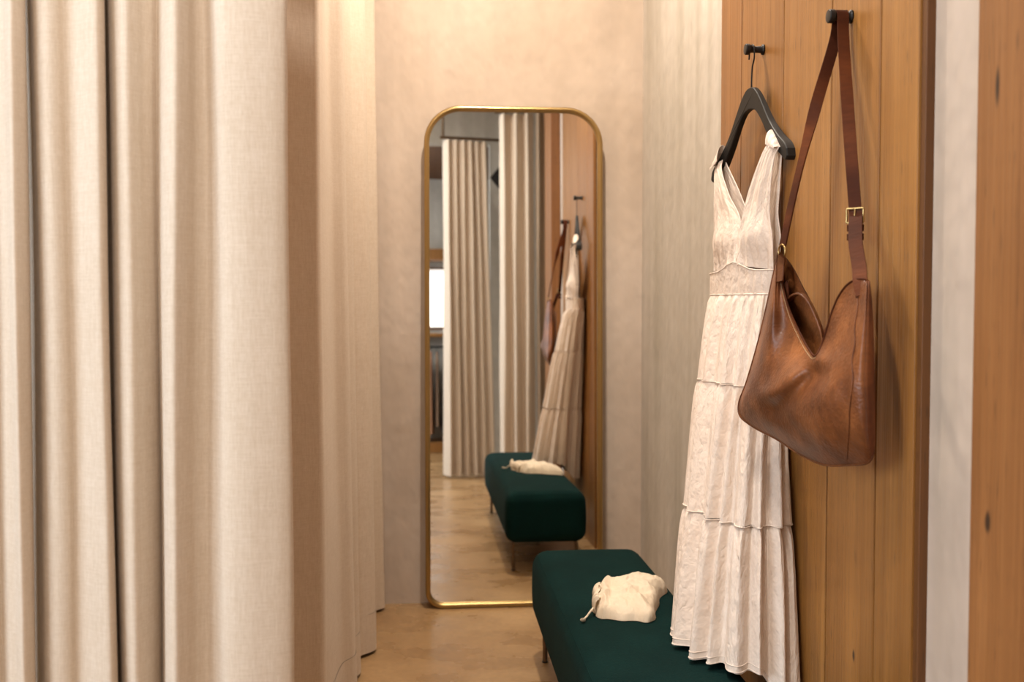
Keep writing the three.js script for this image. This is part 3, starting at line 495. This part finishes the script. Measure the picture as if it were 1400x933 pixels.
// ------------------------------------------------------------------ leather bag
{
  const PL = new THREE.Vector3(0.690, 0, -2.135), PR = new THREE.Vector3(0.775, 0, -1.69), along = PR.clone().sub(PL).normalize(), out = new THREE.Vector3(-along.z, 0, along.x).multiplyScalar(-1);
  if (out.x > 0) out.multiplyScalar(-1);
  const onBag = (px, py, off = 0) => { const d = dirOf(px, py), b = PL.clone().addScaledVector(out, off), k = b.sub(camera.position).dot(out) / d.dot(out); return d.multiplyScalar(k).add(camera.position); };
  const t = thing('leather_bag', 'slouchy tan leather shoulder bag hanging by its long strap over the dress', 'bag', null, onBag(1110, 637)); const o = t.position;
  const C2 = (pts) => new THREE.CatmullRomCurve3(pts.map(([x, y]) => new THREE.Vector3(x, y, 0)), false, 'centripetal');
  // outer seam, from the left ring down round the bottom and up to the right strap
  const seamPx = C2([[1064, 346], [1057, 378], [1048, 420], [1036, 470], [1021, 522], [1010, 554], [1012, 569], [1030, 584], [1062, 601], [1098, 624], [1128, 636], [1160, 636], [1188, 632], [1193, 622], [1194, 560], [1193, 500], [1191, 440], [1188, 400], [1186, 384]]);
  const rimF = C2([[1064, 346], [1066, 368], [1071, 396], [1081, 428], [1095, 458], [1106, 478], [1114, 487], [1121, 477], [1129, 455], [1137, 428], [1148, 403], [1160, 388], [1172, 382], [1180, 382], [1186, 384]]);
  const rimB = C2([[1066, 344], [1076, 354], [1086, 368], [1098, 392], [1108, 410], [1118, 432], [1126, 452], [1134, 440], [1142, 420], [1152, 401], [1162, 389], [1174, 383], [1186, 384]]);
  const seamU = u => u < 0.5 ? u : u, front = (u, v) => {
    const a = rimF.getPoint(u), b = seamPx.getPoint(u), k = v, x = lerp(a.x, b.x, k), y = lerp(a.y, b.y, k);
    const ends = Math.pow(Math.sin(Math.PI * clamp(u, 0, 1)), 0.6), edge = 1 - Math.pow(v, 5);
    let d = ends * edge * (0.022 + 0.040 * sstep(0, 0.55, v));
    const ln = (x0, y0, x1, y1, w, h) => { const dx = x1 - x0, dy = y1 - y0, L2 = dx * dx + dy * dy, tt = clamp(((x - x0) * dx + (y - y0) * dy) / L2, 0, 1), qx = x - x0 - dx * tt, qy = y - y0 - dy * tt; return h * Math.exp(-(qx * qx + qy * qy) / (w * w)); };
    d += (ln(1112, 492, 1052, 540, 15, 0.017) - ln(1118, 512, 1064, 560, 14, 0.012) + ln(1134, 500, 1120, 600, 22, 0.010) - ln(1075, 440, 1060, 520, 20, 0.006) + ln(1030, 560, 1090, 612, 10, 0.006) - ln(1050, 550, 1105, 602, 9, 0.006) + ln(1095, 590, 1070, 560, 10, 0.005)) * edge * ends;
    d += (fbm(x / 400, y / 400, 8, 8, 3, 2) - 0.5) * 0.008 * edge * ends;
    return onBag(x, y, d).sub(o);
  };
  const back = (u, v) => { const a = rimB.getPoint(u), b = seamPx.getPoint(u), x = lerp(a.x, b.x, v), y = lerp(a.y, b.y, v), ends = Math.pow(Math.sin(Math.PI * u), 0.6), edge = 1 - Math.pow(v, 5); return onBag(x, y, -0.030 * ends * edge).sub(o); };
  const uvb = (u, v, q) => [q.dot(along), q.y];
  const f = part('front_panel', sheet(150, 46, (u, v) => front(u, v), { uv: uvb, thick: -0.0022 }), M.leather, t);
  part('back_panel', sheet(110, 26, back, { uv: uvb, thick: 0.0022 }), M.leather, t);
  // lining just inside the front panel
  part('lining', sheet(80, 20, (u, v) => front(u, lerp(0.03, 0.97, v)).addScaledVector(out, -0.005), { uv: uvb }), M.lining, t);
  // piping along the outer seam and stitches along the rim
  const pp = []; for (let i = 0; i <= 120; i++) pp.push(front(i / 120, 1)); part('seam_piping', tube(pp, 0.0024, 200, 7), M.leather, f);
  const gus = []; for (let i = 0; i <= 40; i++) { const k = lerp(0.62, 0.985, i / 40); const a = lerp(0, 1, i / 40); const px = lerp(1158, 1173, a), py = lerp(628, 402, a); let best = 1, bu = k, bv = 0.8, bd = 1e9; for (let uu = 0.55; uu <= 1; uu += 0.01) for (let vv = 0.02; vv <= 1; vv += 0.02) { const A = rimF.getPoint(uu), B = seamPx.getPoint(uu), x = lerp(A.x, B.x, vv), y = lerp(A.y, B.y, vv), dd = (x - px) ** 2 + (y - py) ** 2; if (dd < bd) { bd = dd; bu = uu; bv = vv; } } gus.push(front(bu, bv).addScaledVector(out, 0.0008)); }
  part('gusset_seam', tube(gus.filter((_, i) => i % 4 === 0), 0.0011, 80, 6), M.leather, f);
  const sg = []; for (let i = 2; i < 92; i++) { const u = i / 100 * 0.5 / 0.92 * 0.92; const a = front(u, 0.035).addScaledVector(out, 0.0006), b = front(u + 0.0028, 0.035).addScaledVector(out, 0.0006); const m = a.clone().lerp(b, 0.5), g = new THREE.CapsuleGeometry(0.0007, a.distanceTo(b) * 0.8, 2, 5); const q = new THREE.Quaternion().setFromUnitVectors(new THREE.Vector3(0, 1, 0), b.sub(a).normalize()); g.applyQuaternion(q).translate(m.x, m.y, m.z); sg.push(g); }
  const stitches = part('rim_stitching', mergeGeometries(sg), M.thread, f); stitches.userData.kind = 'stuff';
  const rp = []; for (let i = 0; i <= 90; i++) rp.push(front(i / 90, 0)); part('rim_edge', tube(rp, 0.0022, 180, 6), M.leatherDark, f);
  // inner tab and flap loop seen in the opening
  const up = new THREE.Vector3(0, 1, 0), B3 = (x, y, d) => onBag(x, y, d).sub(o);
  part('inner_loop', ribbon([B3(1079, 412, -0.012), B3(1086, 404, 0.004), B3(1096, 403, 0.010), B3(1106, 413, 0.010), B3(1116, 433, 0.006), B3(1124, 456, 0.000), B3(1126, 475, -0.006)], v => out.clone().multiplyScalar(1).addScaledVector(along, 0.9), 0.018, 0.004, 50), M.leather, t);
  part('inner_tab', ribbon([B3(1074, 385, 0.004), B3(1076, 396, 0.006), B3(1077, 409, 0.004)], v => along, 0.010, 0.004, 12), M.leatherDark, t);
  // strap, up from the left ring, over the peg and down to the buckle
  const P = PEG2.clone().setX(PEG2.x - 0.022), pegTop = new THREE.Vector3(P.x, P.y + 0.0105, P.z).sub(o);
  const L0 = B3(1070, 336, 0.012), R0 = B3(1176, 384, 0.010), back2 = new THREE.Vector3(0, 0, 1);
  const offp = (v, dx, dy, dz) => v.clone().add(new THREE.Vector3(dx, dy, dz));
  const buck = onX(1170, 298, 0.800).sub(o);
  const strapL = [L0, L0.clone().lerp(pegTop, 0.25).addScaledVector(out, 0.004), L0.clone().lerp(pegTop, 0.6).addScaledVector(out, 0.003), offp(pegTop, -0.002, -0.045, -0.018), offp(pegTop, 0, -0.006, -0.0095), offp(pegTop, 0, 0.001, 0), offp(pegTop, 0, -0.006, 0.0095), offp(pegTop, 0.0, -0.045, 0.013), pegTop.clone().lerp(buck, 0.5), buck];
  const wide = new THREE.Vector3(1, 0, 0);
  part('shoulder_strap', ribbon(strapL, v => v < 0.42 ? along.clone().lerp(wide, sstep(0.16, 0.40, v)) : wide.clone().lerp(new THREE.Vector3(0.75, 0, 0.66), sstep(0.55, 0.95, v)), 0.0235, 0.0038, 140), M.leatherDark, t);
  const lower = part('strap_end', ribbon([offp(buck, 0, 0.012, 0), buck.clone().lerp(R0, 0.4).addScaledVector(out, 0.004), buck.clone().lerp(R0, 0.8), R0, B3(1180, 404, 0.016)], v => new THREE.Vector3(0.72, 0, 0.7), 0.0255, 0.0044, 40), M.leatherDark, t);
  // buckle and keeper
  const frameAt = (c, w, h, r, mat, name) => { const sx = new THREE.Vector3(0.72, 0, 0.7).normalize(), nn = new THREE.Vector3(-0.7, 0, 0.72), pts = [[-w, -h], [0, -h], [w, -h], [w, 0], [w, h], [0, h], [-w, h], [-w, 0]].map(([a, b]) => c.clone().addScaledVector(sx, a).add(new THREE.Vector3(0, b, 0)).addScaledVector(nn, 0.004)); return part(name, new THREE.TubeGeometry(new THREE.CatmullRomCurve3(pts, true, 'catmullrom', 0.15), 60, r, 7, true), mat, t); };
  const bk = frameAt(offp(buck, 0, 0.004, 0), 0.0155, 0.013, 0.0022, M.brass, 'buckle');
  part('prong', tube([offp(buck, -0.004, -0.008, 0.004), offp(buck, -0.005, 0.003, 0.006), offp(buck, -0.004, 0.016, 0.005)], 0.0017, 12, 6), M.brass, bk);
  for (const dy of [-0.019, -0.036]) part('keeper', ribbon([offp(buck, -0.001, dy + 0.006, 0.001), offp(buck, -0.001, dy, 0.001), offp(buck, -0.001, dy - 0.006, 0.001)], v => new THREE.Vector3(0.72, 0, 0.7), 0.030, 0.0095, 6), M.leatherDark, lower);
  // brass ring and its leather tab at the left
  const rc = B3(1069, 344, 0.014), rpts = []; for (let i = 0; i < 16; i++) { const a = i / 16 * Math.PI * 2; rpts.push(rc.clone().addScaledVector(along, 0.0125 * Math.cos(a)).add(new THREE.Vector3(0, 0.0135 * Math.sin(a), 0))); }
  part('ring', new THREE.TubeGeometry(new THREE.CatmullRomCurve3(rpts, true), 48, 0.0022, 8, true), M.brass, t);
  part('ring_tab', ribbon([B3(1069, 350, 0.020), B3(1068, 362, 0.016), B3(1066, 385, 0.022)], v => along, 0.022, 0.004, 16), M.leather, t);
}

// ------------------------------------------------------------------ the shop behind, seen in the mirror
{
  const d = thing('dark_diamond', 'small dark grey diamond shaped plate on the plaster pier', 'diamond_plate', null, new THREE.Vector3(0.60, 2.43, 0.5));  // plain dark diamond set on the pier
  part('plate', new THREE.CylinderGeometry(0.085, 0.10, 0.05, 4).rotateX(Math.PI / 2).translate(0, 0, -0.026).scale(0.8, 1, 1), M.blackMetal, d);
  const sh = thing('wall_shelf', 'brown wooden shelf high on the shop wall, seen in the mirror', 'shelf', null, new THREE.Vector3(0, 1.88, 2.3));
  part('board', box(-0.6, 0.5, 0, 0.11, 0.001, 0.25, 0.006), M.wood[2], sh);
  const p = thing('light_panel', 'glowing white wall panel between two wooden shelves, seen in the mirror', 'panel', null, new THREE.Vector3(0, 1.2, 2.3));
  part('panel_frame', box(-0.55, 0.45, 0, 0.62, 0.001, 0.03), M.woodDark, p); part('panel_face', box(-0.53, 0.43, 0.02, 0.60, 0.03, 0.034), M.lamp(SOFT, 0.9), p);
  area(-0.05, 1.5, -2.25, -0.05, 1.5, 0, 0.9, 0.55, 0.8, SOFT);
  const s2 = thing('wall_shelf', 'thin wooden shelf under the glowing wall panel, seen in the mirror', 'shelf', null, new THREE.Vector3(0, 1.12, 2.3));
  part('board', box(-0.6, 0.5, 0, 0.035, 0.001, 0.25, 0.004), M.wood[1], s2);
  const rk = thing('clothes_rail', 'dark metal clothes rail under the shelf, seen in the mirror', 'clothes rail', null, new THREE.Vector3(0, 0, 1.98));
  part('bar', tube([[-0.6, 1.02, 0], [0, 1.02, 0], [0.5, 1.02, 0]], 0.010, 10, 10), M.blackMetal, rk);
  for (const x of [-0.6, 0.5]) part('post', new THREE.CylinderGeometry(0.01, 0.012, 0.925, 10).translate(x, 0.5645, 0), M.blackMetal, rk);
  const pl = thing('plinth', 'low wooden plinth along the shop wall, seen in the mirror', 'plinth', null, new THREE.Vector3(0, 0, 2.3));
  part('board', box(-0.75, 0.7, 0, 0.1, 0.001, 0.5, 0.006), M.wood[2], pl);
  const cols = [[0.05, 0.03, 0.022, 'black brown'], [0.32, 0.17, 0.09, 'rust brown'], [0.42, 0.29, 0.19, 'camel'], [0.10, 0.06, 0.045, 'dark brown'], [0.34, 0.16, 0.08, 'terracotta'], [0.25, 0.15, 0.09, 'tobacco brown'], [0.06, 0.05, 0.05, 'charcoal'], [0.38, 0.25, 0.16, 'tan']];
  cols.forEach(([r, g, b, nm], i) => {
    const x = -0.22 + i * 0.062, t = thing('hanging_garment', `${nm} garment hanging on the dark clothes rail, seen in the mirror`, 'garment', 'garments on the shop rail', new THREE.Vector3(x, 1.02, 1.98)), m = new THREE.MeshStandardMaterial({ color: new THREE.Color(r, g, b), roughness: 0.9, side: THREE.DoubleSide }), L = 0.72 + 0.12 * ((i * 37) % 5) / 5;
    part('cloth', sheet(70, 20, (u, v) => { const a = u * Math.PI * 2, y = -0.05 - v * L, w = lerp(0.05, 0.20, sstep(0, 0.14, v)) + 0.03 * v, dd = lerp(0.012, 0.024, v) + 0.006 * Math.sin(a * 7 + i) * v; return new THREE.Vector3(dd * Math.cos(a), y, w * Math.sin(a) + 0.008 * Math.sin(a * 5 + i) * v); }, { closedU: true, thick: 0.0015 }), m, t);
    part('hanger_hook', tube([[0, -0.055, 0], [0, -0.02, 0], [0, -0.012, 0.014], [0, 0.006, 0.014], [0, 0.0128, 0], [0, 0.004, -0.014]], 0.002, 24, 6), M.blackMetal, t);
  });
}

scene.traverse(o => { if (o.isMesh) { o.castShadow = true; o.receiveShadow = true; } });
renderer.render(scene, camera);
